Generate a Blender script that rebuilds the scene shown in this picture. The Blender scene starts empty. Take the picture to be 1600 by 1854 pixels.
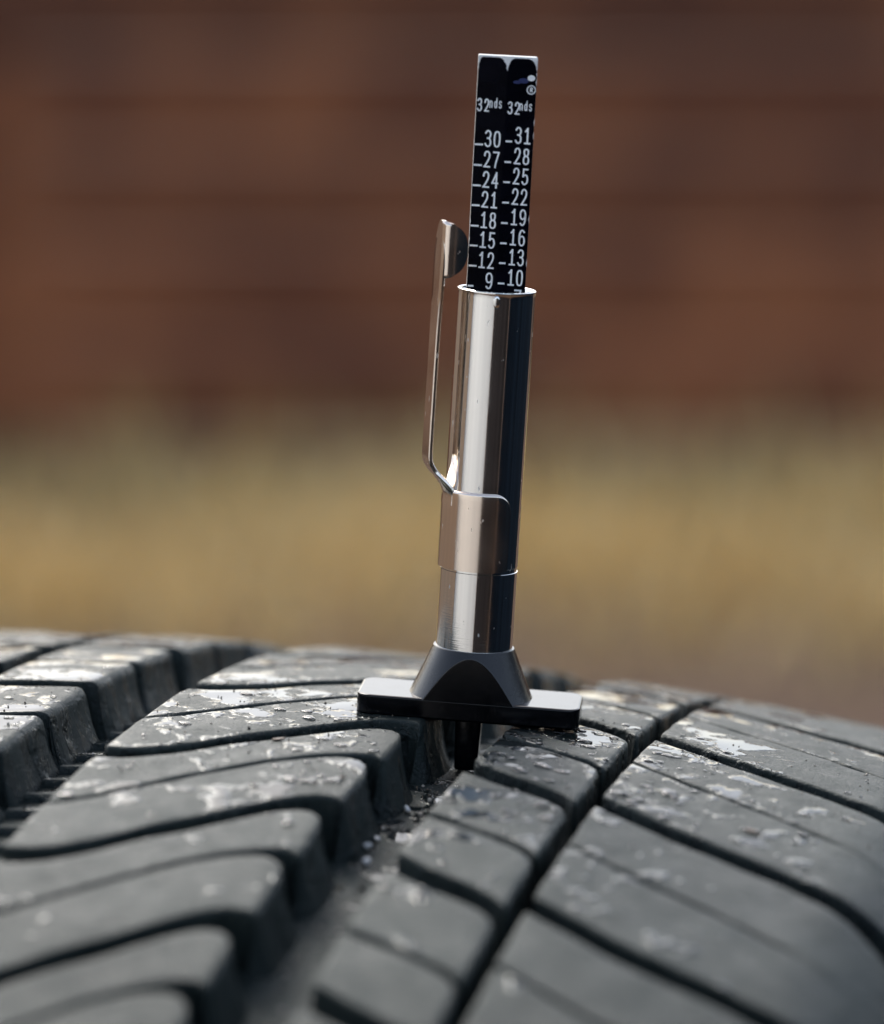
import bpy, bmesh, math, random
import numpy as np
from mathutils import Matrix, Vector, Euler

random.seed(7)
rng = np.random.default_rng(7)
C = bpy.context.scene.collection
MM = 0.001
rad = math.radians

# ------------------------------------------------------------------ camera
PITCH = rad(9.415)          # camera looks down by this much
FPX, W, H = 6873.3, 1600.0, 1854.0
O_CAM = np.array([3.40629422, 468.25212436, -25.75158431])   # tread point under the gauge, camera frame, mm
R_TYRE = 320.0
LEAN = rad(3.214)
YAW = rad(-14.569)
Z_O = 0.6405
def Rx(a): return np.array([[1,0,0],[0,math.cos(a),-math.sin(a)],[0,math.sin(a),math.cos(a)]])
def Ry(a): return np.array([[math.cos(a),0,math.sin(a)],[0,1,0],[-math.sin(a),0,math.cos(a)]])
def Rz(a): return np.array([[math.cos(a),-math.sin(a),0],[math.sin(a),math.cos(a),0],[0,0,1]])
CW = Rx(-PITCH)                       # camera frame (x right, y forward, z up) -> world
cam_pos = np.array([0, 0, Z_O]) - CW @ O_CAM * MM
cam_data = bpy.data.cameras.new('camera')
cam = bpy.data.objects.new('camera', cam_data); C.objects.link(cam)
cam.location = cam_pos
cam.rotation_euler = (math.pi/2 - PITCH, 0, 0)
cam_data.sensor_fit = 'VERTICAL'; cam_data.sensor_height = 36.0; cam_data.sensor_width = 36.0*W/H
cam_data.lens = 36.0*FPX/H
cam_data.clip_start = 0.01; cam_data.clip_end = 200
cam_data.dof.use_dof = True
cam_data.dof.focus_distance = 0.466
cam_data.dof.aperture_fstop = 11.5
cam_data.dof.aperture_blades = 0
bpy.context.scene.camera = cam

# ------------------------------------------------------------------ sky, sun, exposure
SUN_EL, SUN_AZ = rad(42), rad(-22)   # azimuth from +Y (away from camera), negative = left
w = bpy.data.worlds.new('World'); bpy.context.scene.world = w; w.use_nodes = True
nt = w.node_tree; nt.nodes.clear()
out = nt.nodes.new('ShaderNodeOutputWorld'); bg = nt.nodes.new('ShaderNodeBackground')
sky = nt.nodes.new('ShaderNodeTexSky'); sky.sky_type = 'NISHITA'; sky.sun_disc = False
sky.sun_elevation = SUN_EL; sky.sun_rotation = SUN_AZ; sky.dust_density = 3.0; sky.air_density = 1.0
bg.inputs['Strength'].default_value = 0.15
sat = nt.nodes.new('ShaderNodeHueSaturation'); sat.inputs['Saturation'].default_value = .72   # pale, clouded-over sky
nt.links.new(sky.outputs[0], sat.inputs['Color']); nt.links.new(sat.outputs[0], bg.inputs[0]); nt.links.new(bg.outputs[0], out.inputs[0])
sd = bpy.data.lights.new('sun', 'SUN'); sun = bpy.data.objects.new('sun', sd); C.objects.link(sun)
sd.energy = 0.9; sd.angle = rad(28); sd.color = (1.0, 0.97, 0.93)
sdir = Vector((math.sin(SUN_AZ)*math.cos(SUN_EL), math.cos(SUN_AZ)*math.cos(SUN_EL), math.sin(SUN_EL)))
sun.rotation_euler = sdir.to_track_quat('Z', 'Y').to_euler(); sun.location = sdir*5
sc = bpy.context.scene
sc.view_settings.view_transform = 'Standard'; sc.view_settings.look = 'None'
sc.view_settings.exposure = 1.08; sc.view_settings.gamma = 1.0
sc.cycles.use_denoising = True
sc.cycles.max_bounces = 8; sc.cycles.transmission_bounces = 6; sc.cycles.caustics_refractive = False

# ------------------------------------------------------------------ helpers
def mesh_obj(name, verts, faces, mat, parent=None, smooth=True, sharp=None):
    me = bpy.data.meshes.new(name)
    me.from_pydata([tuple(v) for v in verts], [], [tuple(f) for f in faces])
    me.update()
    if smooth:
        me.polygons.foreach_set('use_smooth', [True]*len(me.polygons))
        if sharp is not None:
            me.set_sharp_from_angle(angle=rad(sharp))
    o = bpy.data.objects.new(name, me); C.objects.link(o)
    if mat: me.materials.append(mat)
    if parent: o.parent = parent
    return o
def bm_obj(name, bm, mat, parent=None, sharp=35):
    bmesh.ops.recalc_face_normals(bm, faces=bm.faces)
    me = bpy.data.meshes.new(name); bm.to_mesh(me); bm.free()
    me.polygons.foreach_set('use_smooth', [True]*len(me.polygons))
    me.set_sharp_from_angle(angle=rad(sharp))
    o = bpy.data.objects.new(name, me); C.objects.link(o)
    if mat: me.materials.append(mat)
    if parent: o.parent = parent
    return o
def tag(o, label=None, cat=None, group=None, kind=None):
    if label: o['label'] = label
    if cat: o['category'] = cat
    if group: o['group'] = group
    if kind: o['kind'] = kind
    return o
def empty(name, matrix):
    o = bpy.data.objects.new(name, None); C.objects.link(o); o.matrix_world = matrix
    o.empty_display_size = 0.01
    return o

# ------------------------------------------------------------------ materials
class Mat:
    def __init__(self, name):
        self.m = bpy.data.materials.new(name); self.m.use_nodes = True
        self.t = self.m.node_tree; self.b = self.t.nodes['Principled BSDF']
    def n(self, typ, **kw):
        x = self.t.nodes.new(typ)
        for k, v in kw.items(): setattr(x, k, v)
        return x
    def l(self, a, b): self.t.links.new(a, b)
    def coord(self, kind='Object'): return self.n('ShaderNodeTexCoord').outputs[kind]
    def mapping(self, vec, scale=(1,1,1), rot=(0,0,0), loc=(0,0,0)):
        x = self.n('ShaderNodeMapping'); self.l(vec, x.inputs['Vector'])
        x.inputs['Scale'].default_value = scale; x.inputs['Rotation'].default_value = rot; x.inputs['Location'].default_value = loc
        return x.outputs[0]
    def noise(self, vec, scale, detail=4, rough=.55, dist=0.0):
        x = self.n('ShaderNodeTexNoise'); self.l(vec, x.inputs['Vector'])
        x.inputs['Scale'].default_value = scale; x.inputs['Detail'].default_value = detail
        x.inputs['Roughness'].default_value = rough; x.inputs['Distortion'].default_value = dist
        return x.outputs['Fac']
    def ramp(self, fac, a, b, va=0.0, vb=1.0, smooth=False):
        x = self.n('ShaderNodeMapRange'); self.l(fac, x.inputs['Value'])
        if smooth: x.interpolation_type = 'SMOOTHSTEP'
        x.inputs['From Min'].default_value = a; x.inputs['From Max'].default_value = b
        x.inputs['To Min'].default_value = va; x.inputs['To Max'].default_value = vb
        return x.outputs[0]
    def math(self, op, a, b=None):
        x = self.n('ShaderNodeMath', operation=op)
        for i, v in enumerate((a, b)):
            if v is None: continue
            if isinstance(v, (int, float)): x.inputs[i].default_value = v
            else: self.l(v, x.inputs[i])
        return x.outputs[0]
    def mix(self, fac, a, b):
        x = self.n('ShaderNodeMix', data_type='RGBA')
        if isinstance(fac, (int, float)): x.inputs[0].default_value = fac
        else: self.l(fac, x.inputs[0])
        for i, v in ((6, a), (7, b)):
            if isinstance(v, tuple): x.inputs[i].default_value = (*v, 1)
            else: self.l(v, x.inputs[i])
        return x.outputs[2]
    def mixf(self, fac, a, b):
        x = self.n('ShaderNodeMix', data_type='FLOAT'); self.l(fac, x.inputs[0])
        for i, v in ((2, a), (3, b)):
            if isinstance(v, (int, float)): x.inputs[i].default_value = v
            else: self.l(v, x.inputs[i])
        return x.outputs[0]
    def bump(self, h, strength, dist, normal=None):
        x = self.n('ShaderNodeBump'); self.l(h, x.inputs['Height'])
        x.inputs['Strength'].default_value = strength; x.inputs['Distance'].default_value = dist
        if normal is not None: self.l(normal, x.inputs['Normal'])
        return x.outputs[0]
    def set(self, **kw):
        for k, v in kw.items():
            s = self.b.inputs[k.replace('_', ' ')]
            if isinstance(v, (int, float)): s.default_value = v
            elif isinstance(v, tuple): s.default_value = (*v, 1) if len(v) == 3 else v
            else: self.l(v, s)
        return self

def rubber_material():
    M = Mat('tyre_rubber')
    co = M.coord('Object')
    # dusty, worn rubber
    big = M.noise(co, 45, 3); mid = M.noise(co, 260, 5, .6); fine = M.noise(co, 2200, 5, .7)
    dust = M.ramp(M.math('ADD', M.math('MULTIPLY', big, .6), M.math('MULTIPLY', mid, .5)), .40, .70)
    col = M.mix(dust, (.0045, .0085, .0085), (.018, .0245, .0225))
    specks = M.ramp(M.noise(co, 2000, 3, .6), .66, .71)
    col = M.mix(M.math('MULTIPLY', specks, .6), col, (.20, .18, .15))
    pits = M.ramp(M.noise(M.mapping(co, (1, 1, 1), loc=(3, 1, 2)), 900, 3, .6), .66, .70)
    col = M.mix(M.math('MULTIPLY', pits, .8), col, (.008, .009, .010))
    # water films: blotches that lie only on faces that look up
    geo = M.n('ShaderNodeNewGeometry')
    sep = M.n('ShaderNodeSeparateXYZ'); M.l(geo.outputs['Normal'], sep.inputs[0])
    up = M.ramp(sep.outputs['Z'], .90, .955)
    so = M.n('ShaderNodeSeparateXYZ'); M.l(co, so.inputs[0])
    # wetter along the crown near the gauge, drier towards the near blocks and the outer shoulder
    near = M.ramp(so.outputs['Y'], -.095, -.018, 0.0, 1.0)
    side = M.ramp(so.outputs['X'], .030, .052, 1.0, 0.25)
    wetness = M.math('MULTIPLY', near, side)
    blotch = M.math('ADD', M.math('MULTIPLY', M.noise(M.mapping(co, (1, 1.4, 1), (0, 0, rad(35))), 120, 3, .55, .5), .66), M.math('MULTIPLY', M.noise(co, 400, 3, .5, .3), .34))
    th = M.ramp(wetness, 0, 1, .645, .486)
    d = M.math('SUBTRACT', blotch, th)
    film = M.math('MULTIPLY', M.ramp(d, 0, .03, smooth=True), up)
    # damp sheen on the groove walls, running downwards
    wall = M.math('SUBTRACT', 1.0, M.ramp(sep.outputs['Z'], .5, .85))
    run = M.noise(M.mapping(co, (1, 1, .18)), 420, 4, .6)
    damp = M.math('MULTIPLY', M.math('MULTIPLY', M.ramp(run, .48, .56), wall), M.ramp(so.outputs['Y'], -.075, -.03))
    wet = M.math('MAXIMUM', film, damp)
    dry_r = M.ramp(M.math('ADD', M.math('MULTIPLY', mid, .5), M.math('MULTIPLY', fine, .5)), .35, .65, .40, .64)
    rough = M.mixf(wet, dry_r, .05)
    col = M.mix(M.math('MULTIPLY', wet, .55), col, (.006, .007, .008))
    # relief: grain when dry, smooth meniscus when wet
    h = M.math('SUBTRACT', M.math('ADD', M.math('MULTIPLY', fine, .7), M.math('MULTIPLY', mid, .7)), M.math('MULTIPLY', pits, .5))
    wear = M.noise(M.mapping(co, (.25, 5, 1), (0, 0, rad(4))), 300, 3, .6)
    h = M.math('ADD', h, M.math('MULTIPLY', wear, .35))
    h = M.mixf(film, h, .9)
    n1 = M.bump(h, .75, .00036)
    n2 = M.bump(M.ramp(d, -.006, .06, smooth=True), .5, .00035, n1)
    M.set(Base_Color=col, Roughness=rough, Normal=n2, IOR=1.35, Specular_Tint=(.86, 1.0, .98))
    return M.m

def simple(name, col, rough, metallic=0.0, ior=1.5, bump=None, var=.15, scale=600):
    M = Mat(name); co = M.coord('Object')
    nz = M.noise(co, scale, 4)
    c2 = tuple(min(1, c*(1+var)) for c in col); c1 = tuple(c*(1-var) for c in col)
    M.set(Base_Color=M.mix(M.ramp(nz, .35, .65), c1, c2), Metallic=metallic, IOR=ior,
          Roughness=M.ramp(nz, .3, .7, rough*.85, rough*1.15))
    if bump: M.set(Normal=M.bump(M.noise(co, bump[0], 4), bump[1], bump[2]))
    return M.m

def steel_material(name='polished_steel', tint=(.80, .79, .77), base=.055):
    M = Mat(name); co = M.coord('Object')
    # fine scratches round the barrel and small nicks
    scr = M.noise(M.mapping(co, (1, 1, 14)), 500, 3, .6)
    nick = M.ramp(M.noise(M.mapping(co, (1, 1, .45), (rad(25), rad(15), 0)), 1500, 2), .70, .74)
    smear = M.noise(co, 160, 3)
    rough = M.math('ADD', M.ramp(smear, .35, .7, base, base+.075), M.math('MULTIPLY', nick, .35))
    M.set(Base_Color=tint, Metallic=1.0, Roughness=rough,
          Normal=M.bump(M.math('ADD', M.math('MULTIPLY', scr, .5), M.math('MULTIPLY', nick, -.8)), .10, .00008))
    return M.m

RUBBER = rubber_material()
STEEL = steel_material()
STEEL_CLIP = steel_material('spring_steel', (.80, .70, .61), .12)
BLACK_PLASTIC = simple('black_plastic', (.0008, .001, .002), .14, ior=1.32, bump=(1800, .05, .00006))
WHITE_PLASTIC = simple('white_plastic', (.72, .72, .70), .35)
BLACK_PRINT = simple('black_print', (.0012, .0015, .004), .2, ior=1.18, var=.3, scale=300)
WHITE_INK = simple('white_ink', (.88, .89, .87), .5, var=.04)
BLUE_INK = simple('blue_ink', (.010, .020, .10), .4)
def water_material():
    M = Mat('water'); M.set(Base_Color=(1, 1, 1), Roughness=.0, IOR=1.33, Transmission_Weight=1.0); return M.m
WATER = water_material()

# ------------------------------------------------------------------ ground, grass, fence (all far out of focus)
def ground_material():
    M = Mat('bare_earth'); co = M.coord('Object')
    n1 = M.noise(co, 2.2, 5); n2 = M.noise(co, 30, 6, .65)
    c = M.mix(M.ramp(n1, .35, .65), (.062, .028, .009), (.090, .043, .015))
    c = M.mix(M.ramp(n2, .4, .7), c, (.05, .027, .013))
    M.set(Base_Color=c, Roughness=.95, Normal=M.bump(n2, .6, .02)); return M.m
g = 60.0
ground = mesh_obj('ground', [(-g,-g,0),(g,-g,0),(g,g,0),(-g,g,0)], [(0,1,2,3)], ground_material(), smooth=False)
tag(ground, 'brown bare earth below and behind the tyre', kind='structure')

FENCE_Y = 4.6
def wood_material():
    M = Mat('stained_board'); co = M.coord('Object')
    oi = M.n('ShaderNodeObjectInfo')
    grain = M.noise(M.mapping(co, (.6, 6, 9)), 14, 5, .6)
    patch = M.noise(M.mapping(co, (1.6, 1, 1)), 3.0, 3)
    c = M.mix(M.ramp(grain, .3, .7), (.100, .026, .008), (.185, .056, .017))
    c = M.mix(M.ramp(patch, .40, .60), c, (.285, .095, .032))
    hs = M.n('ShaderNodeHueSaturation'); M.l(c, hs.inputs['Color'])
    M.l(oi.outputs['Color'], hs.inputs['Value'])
    M.set(Base_Color=hs.outputs[0], Roughness=.75, Normal=M.bump(grain, .3, .004)); return M.m
WOOD = wood_material()
def box_bm(x0, x1, y0, y1, z0, z1, bev=0.0, seg=2):
    bm = bmesh.new()
    bmesh.ops.create_cube(bm, size=1.0)
    for v in bm.verts:
        v.co = Vector(((x0+x1)/2 + v.co.x*(x1-x0), (y0+y1)/2 + v.co.y*(y1-y0), (z0+z1)/2 + v.co.z*(z1-z0)))
    if bev: bmesh.ops.bevel(bm, geom=list(bm.edges), offset=bev, segments=seg, affect='EDGES', profile=.5)
    return bm
fence = empty('board_fence', Matrix.Translation((0, FENCE_Y, 0)))
tag(fence, 'red-brown fence of wide horizontal boards behind the dry grass', 'fence')
bh = .128
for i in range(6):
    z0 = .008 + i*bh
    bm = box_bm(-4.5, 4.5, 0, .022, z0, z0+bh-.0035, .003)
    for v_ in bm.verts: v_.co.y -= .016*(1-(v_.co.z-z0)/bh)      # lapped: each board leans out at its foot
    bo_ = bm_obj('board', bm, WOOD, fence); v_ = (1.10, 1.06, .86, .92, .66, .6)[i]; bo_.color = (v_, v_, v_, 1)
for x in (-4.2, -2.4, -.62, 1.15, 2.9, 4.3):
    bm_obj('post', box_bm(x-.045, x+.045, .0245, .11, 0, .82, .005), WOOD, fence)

def grass_material():
    M = Mat('dry_grass')
    oi = M.n('ShaderNodeAttribute', attribute_name='tint')
    cr = M.n('ShaderNodeValToRGB'); M.l(oi.outputs['Fac'], cr.inputs[0])
    e = cr.color_ramp.elements; e[0].color = (.38, .26, .075, 1); e[1].color = (.92, .70, .34, 1)
    x = cr.color_ramp.elements.new(.5); x.color = (.76, .55, .22, 1)
    M.set(Base_Color=cr.outputs[0], Roughness=.7); return M.m
def build_grass():
    V, F, T = [], [], []
    n = 22000
    for i in range(n):
        x = rng.uniform(-1.6, 1.6); u = rng.beta(2.0, 1.7); y = 3.0 + u*1.22
        clump = .5 + .5*math.sin(x*5.3+1.1)*math.sin(y*7.1+x*2)
        if rng.random() > .35 + .65*clump: continue
        hgt = min(.13, rng.lognormal(-3.55, .6))*(.6+.6*clump); a = rng.uniform(0, 2*math.pi); ln = rng.uniform(.2, .9)*hgt
        wd = rng.uniform(.0018, .004); dx, dy = math.cos(a), math.sin(a); px, py = -dy*wd, dx*wd
        k = len(V)
        V += [(x-px, y-py, 0), (x+px, y+py, 0), (x+dx*ln*.4-px*.8, y+dy*ln*.4-py*.8, hgt*.65), (x+dx*ln*.4+px*.8, y+dy*ln*.4+py*.8, hgt*.65), (x+dx*ln, y+dy*ln, hgt)]
        F += [(k, k+1, k+3, k+2), (k+2, k+3, k+4)]
        T += [min(1, max(0, rng.normal(.55, .25)))]*5
    for i in range(500):          # taller weeds and seed stalks in loose clumps against the boards
        cl = rng.integers(0, 26); cxx = -1.5+cl*.12+.05*math.sin(cl*7.7); x = rng.normal(cxx, .05); y = rng.uniform(3.9, 4.5)
        hgt = rng.uniform(.04, .13)*(.45+.75*abs(math.sin(cl*2.3+.4))); a = rng.uniform(0, 6.28); ln = hgt*rng.uniform(.1, .5); wd = rng.uniform(.0012, .003)
        dx, dy = math.cos(a), math.sin(a); k = len(V)
        V += [(x-wd, y, 0), (x+wd, y, 0), (x+dx*ln*.4-wd, y+dy*ln*.4*.3, hgt*.6), (x+dx*ln*.4+wd, y+dy*ln*.4*.3, hgt*.6), (x+dx*ln, y+dy*ln*.3, hgt)]
        F += [(k, k+1, k+3, k+2), (k+2, k+3, k+4)]; T += [min(1, max(0, rng.normal(.5, .3)))]*5
    o = mesh_obj('grass', V, F, grass_material(), smooth=False)
    at = o.data.attributes.new('tint', 'FLOAT', 'POINT'); at.data.foreach_set('value', T)
    tag(o, 'yellow dry grass growing along the foot of the fence', 'grass', kind='stuff')
build_grass()

# ------------------------------------------------------------------ added walls out of view, put there for the barrel's reflections
def plain_wall(name, label, a, b, hgt, mat, thick=.12):
    a, b = Vector((*a, 0)), Vector((*b, 0)); L = (b-a).length; ang = math.atan2(b.y-a.y, b.x-a.x)
    bm = box_bm(0, L, -thick, 0, 0, hgt, .01)
    o = bm_obj(name, bm, mat); o.location = a; o.rotation_euler = (0, 0, ang)
    tag(o, label, 'wall'); return o
def paint(name, col, rough=.6, low=.85, stretch=(1, 1, 1), spec=.5):
    M = Mat(name); co = M.coord('Object')
    nz = M.noise(M.mapping(co, stretch), 3, 5)
    M.set(Specular_IOR_Level=spec)
    M.set(Base_Color=M.mix(M.ramp(nz, .3, .7), tuple(c*low for c in col), col), Roughness=rough, Normal=M.bump(M.noise(co, 80, 4), .2, .004)); return M.m
plain_wall('added_white_wall', 'added white wall out of view, the bright stripe mirrored in the barrel', (-2.30, -.70), (-.24, -2.30), 1.15, paint('white_paint', (.82, .83, .80)))
plain_wall('added_tan_wall', 'added tan wall out of view, mirrored at the left side of the barrel', (-1.75, 3.0), (-2.32, -.66), 1.0, paint('tan_paint', (.75, .49, .30)))
plain_wall('added_charcoal_wall', 'added charcoal wall out of view, mirrored in the middle of the barrel', (-.20, -2.32), (1.62, -2.05), 1.0, paint('charcoal_paint', (.024, .021, .022), .7, .08, (2.2, 1, .02), .08))
plain_wall('added_navy_wall', 'added dark navy wall out of view, mirrored at the right side of the barrel', (1.66, -2.0), (1.55, 1.7), 1.0, paint('navy_paint', (.010, .019, .032), .7, .08, (2.0, 1, .02), .05))

# ------------------------------------------------------------------ tyre
TC = -21.5; RC = 670.0; SH = 50.0; RHO = 17.0
def profile(l):
    """lateral arc coordinate (mm) -> lateral position, drop, slope angle"""
    l = np.asarray(l, float)
    d = l - TC; lim = SH - TC
    sg = np.sign(d); a = np.abs(d)
    inner = np.minimum(a, lim); ex = np.maximum(a - lim, 0)
    th0 = inner/RC
    thl = lim/RC
    phi = np.minimum(ex/RHO, 1.25); rest = ex - phi*RHO
    th = th0 + phi
    x = inner + RHO*(np.sin(thl+phi)-np.sin(thl))*(ex > 0) + rest*np.cos(thl+phi)
    z = -inner**2/(2*RC) - (RHO*(np.cos(thl)-np.cos(thl+phi)))*(ex > 0) - rest*np.sin(thl+phi)
    z0 = -(0-TC)**2/(2*RC)
    return TC + sg*x, z - z0, sg*th
def surf(l, s, h=0.0):
    """point on the tread: l across, s round the tyre, h above the surface (mm, frame at the gauge foot)"""
    t, z, th = profile(l)
    t = t + h*np.sin(th); r = R_TYRE + z + h*np.cos(th)
    a = np.asarray(s, float)/R_TYRE
    return np.stack([t, r*np.sin(a), r*np.cos(a) - R_TYRE], -1)
TY_ROT = Rx(-PITCH) @ Ry(LEAN) @ Rx(PITCH) @ Rz(YAW)
TY_M = Matrix.Translation((0, 0, Z_O)) @ Matrix([list(map(float, r)) for r in TY_ROT]).to_4x4()
BASE = 2*R_TYRE
tyre = empty('car_tyre', TY_M @ Matrix.Translation((0, 0, -BASE*MM)))
tag(tyre, 'worn wet black car tyre with grooved tread blocks, filling the lower frame', 'tyre')
def T(P):                       # tread frame mm -> tyre object metres
    P = np.array(P, float).reshape(-1, 3).copy(); P[:, 2] += BASE
    return P*MM
# object coordinates of the texture are taken in the tread frame
DEPTH = 7.3

# pitch stations: measured phase of the tread pattern (mm round the tyre)
KS = np.array([-9, -4, -3, -2, -1, 0, 1, 2, 3, 4, 9])
SS = np.array([-315., -150., -117.5, -86.0, -54.4, -21.4, 11.9, 45., 78., 111., 276.])
def smap(s):
    """regular pitch of 33 mm -> slightly varied pitch as moulded"""
    return np.interp(s, -21.4 + 33.0*KS, SS, left=None, right=None)
def curve(pts):
    x = np.array([q[0] for q in pts], float); y = np.array([q[1] for q in pts], float)
    # monotone-ish cubic (Catmull-Rom tangents)
    m = np.gradient(y, x)
    def f(t):
        t = np.asarray(t, float)
        tt = np.clip(t, x[0], x[-1])
        i = np.clip(np.searchsorted(x, tt) - 1, 0, len(x) - 2)
        h = x[i+1]-x[i]; u = (tt-x[i])/h
        v = (2*u**3-3*u**2+1)*y[i] + (u**3-2*u**2+u)*h*m[i] + (-2*u**3+3*u**2)*y[i+1] + (u**3-u**2)*h*m[i+1]
        return v + np.where(t < x[0], (t-x[0])*m[0], 0) + np.where(t > x[-1], (t-x[-1])*m[-1], 0)
    return f
lerp = lambda pts: (lambda t: np.interp(t, [q[0] for q in pts], [q[1] for q in pts]))

# one rib = lateral range, slot centreline / width, sipe centreline / width, rounding and wall draft
RIBS = dict(
 centre=dict(l0=-37.2, l1=-4.7,
    slot=curve([(-37.2,-64.6),(-33,-63.9),(-29,-61.5),(-23,-54.9),(-16.5,-48.2),(-11.0,-42.0),(-8.0,-40.2),(-6.2,-40.5),(-4.7,-42.4)]),
    sw=lerp([(-37,3.6),(-20,4.6),(-9.5,4.7),(-7,5.4),(-4.7,7.4)]),
    sipe=curve([(-37.2,-50.2),(-33,-47.0),(-27.7,-41.2),(-21.4,-33.9),(-14.9,-26.8),(-10.2,-23.3),(-7.6,-22.5),(-6.2,-22.9),(-4.7,-25.2)]),
    pw=lerp([(-37,.9),(-11.5,1.0),(-9.2,1.4),(-7.0,3.2),(-4.7,5.6)]),
    r=dict(L=.9, R=1.1, B=.7, T=.35), draft=dict(L=1.0, R=1.9), rc=(1.2, 1.6)),
 inner=dict(l0=5.1, l1=19.9,
    slot=curve([(5.1,-20.0),(10,-22.6),(15.5,-25.2),(18.2,-26.9),(19.9,-29.2)]),
    sw=lerp([(5,5.0),(12,4.6),(19.9,4.2)]),
    sipe=curve([(5.1,-5.2),(10,-7.2),(15.5,-9.6),(18.2,-11.2),(19.9,-13.4)]),
    pw=lerp([(5,1.25),(17,1.2),(19.9,1.8)]),
    r=dict(L=.5, R=.8, B=.5, T=.35), draft=dict(L=.5, R=.5), rc=(.7, 1.0)),
 shoulder=dict(l0=22.0, l1=82.0,
    slot=curve([(22,-24.6),(34.6,-32.5),(45.2,-37.4),(52,-40.8),(62,-45),(82,-50)]),
    sw=lerp([(22,4.2),(48,3.8),(54,4.4),(62,6.5),(82,8)]),
    sipe=curve([(22,-7.0),(32.1,-13.4),(41.7,-18.4),(49.6,-22.8),(60,-28),(82,-34)]),
    pw=lerp([(22,.75),(46,.6),(53,.12),(82,.06)]),
    r=dict(L=.45, R=.5, B=.5, T=.4), draft=dict(L=.4, R=.5), rc=(.6, .5), ps=lerp([(22,1),(46,1),(54,.12),(82,.05)])),
 inner_far=dict(l0=-62.6, l1=-48.2,
    slot=curve([(-62.6,-38.6),(-55,-36.6),(-48.2,-35.6)]), sw=lerp([(-63,3.0),(-48,3.6)]),
    sipe=curve([(-62.6,-21.4),(-55,-20.2),(-48.2,-18.6)]), pw=lerp([(-63,.8),(-48,1.0)]),
    r=dict(L=1.2, R=1.5, B=.5, T=.5), draft=dict(L=.8, R=1.8), rc=(1.0, 1.6)),
 shoulder_far=dict(l0=-125.0, l1=-65.2,
    slot=curve([(-125,-22),(-95,-32),(-80,-36.5),(-65.2,-41)]), sw=lerp([(-125,7),(-95,3.4),(-65,3.2)]),
    sipe=curve([(-125,-6),(-95,-15),(-80,-20),(-65.2,-24.6)]), pw=lerp([(-125,.06),(-95,.12),(-88,.6),(-65,.75)]),
    r=dict(L=.5, R=.5, B=.5, T=.4), draft=dict(L=.4, R=.5), rc=(.5, .6), ps=lerp([(-125,.05),(-96,.12),(-88,1),(-65,1)])),
)
def axis_samples(L, ra, rb, step):
    fr = np.array([0, .06, .16, .30, .48, .70, 1.0])
    a = list(ra*fr); b = list(L - rb*fr[::-1])
    n = max(2, int(round((b[0]-a[-1])/step)))
    mid = list(np.linspace(a[-1], b[0], n+1)[1:-1])
    return np.array(a + mid + b)
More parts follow.
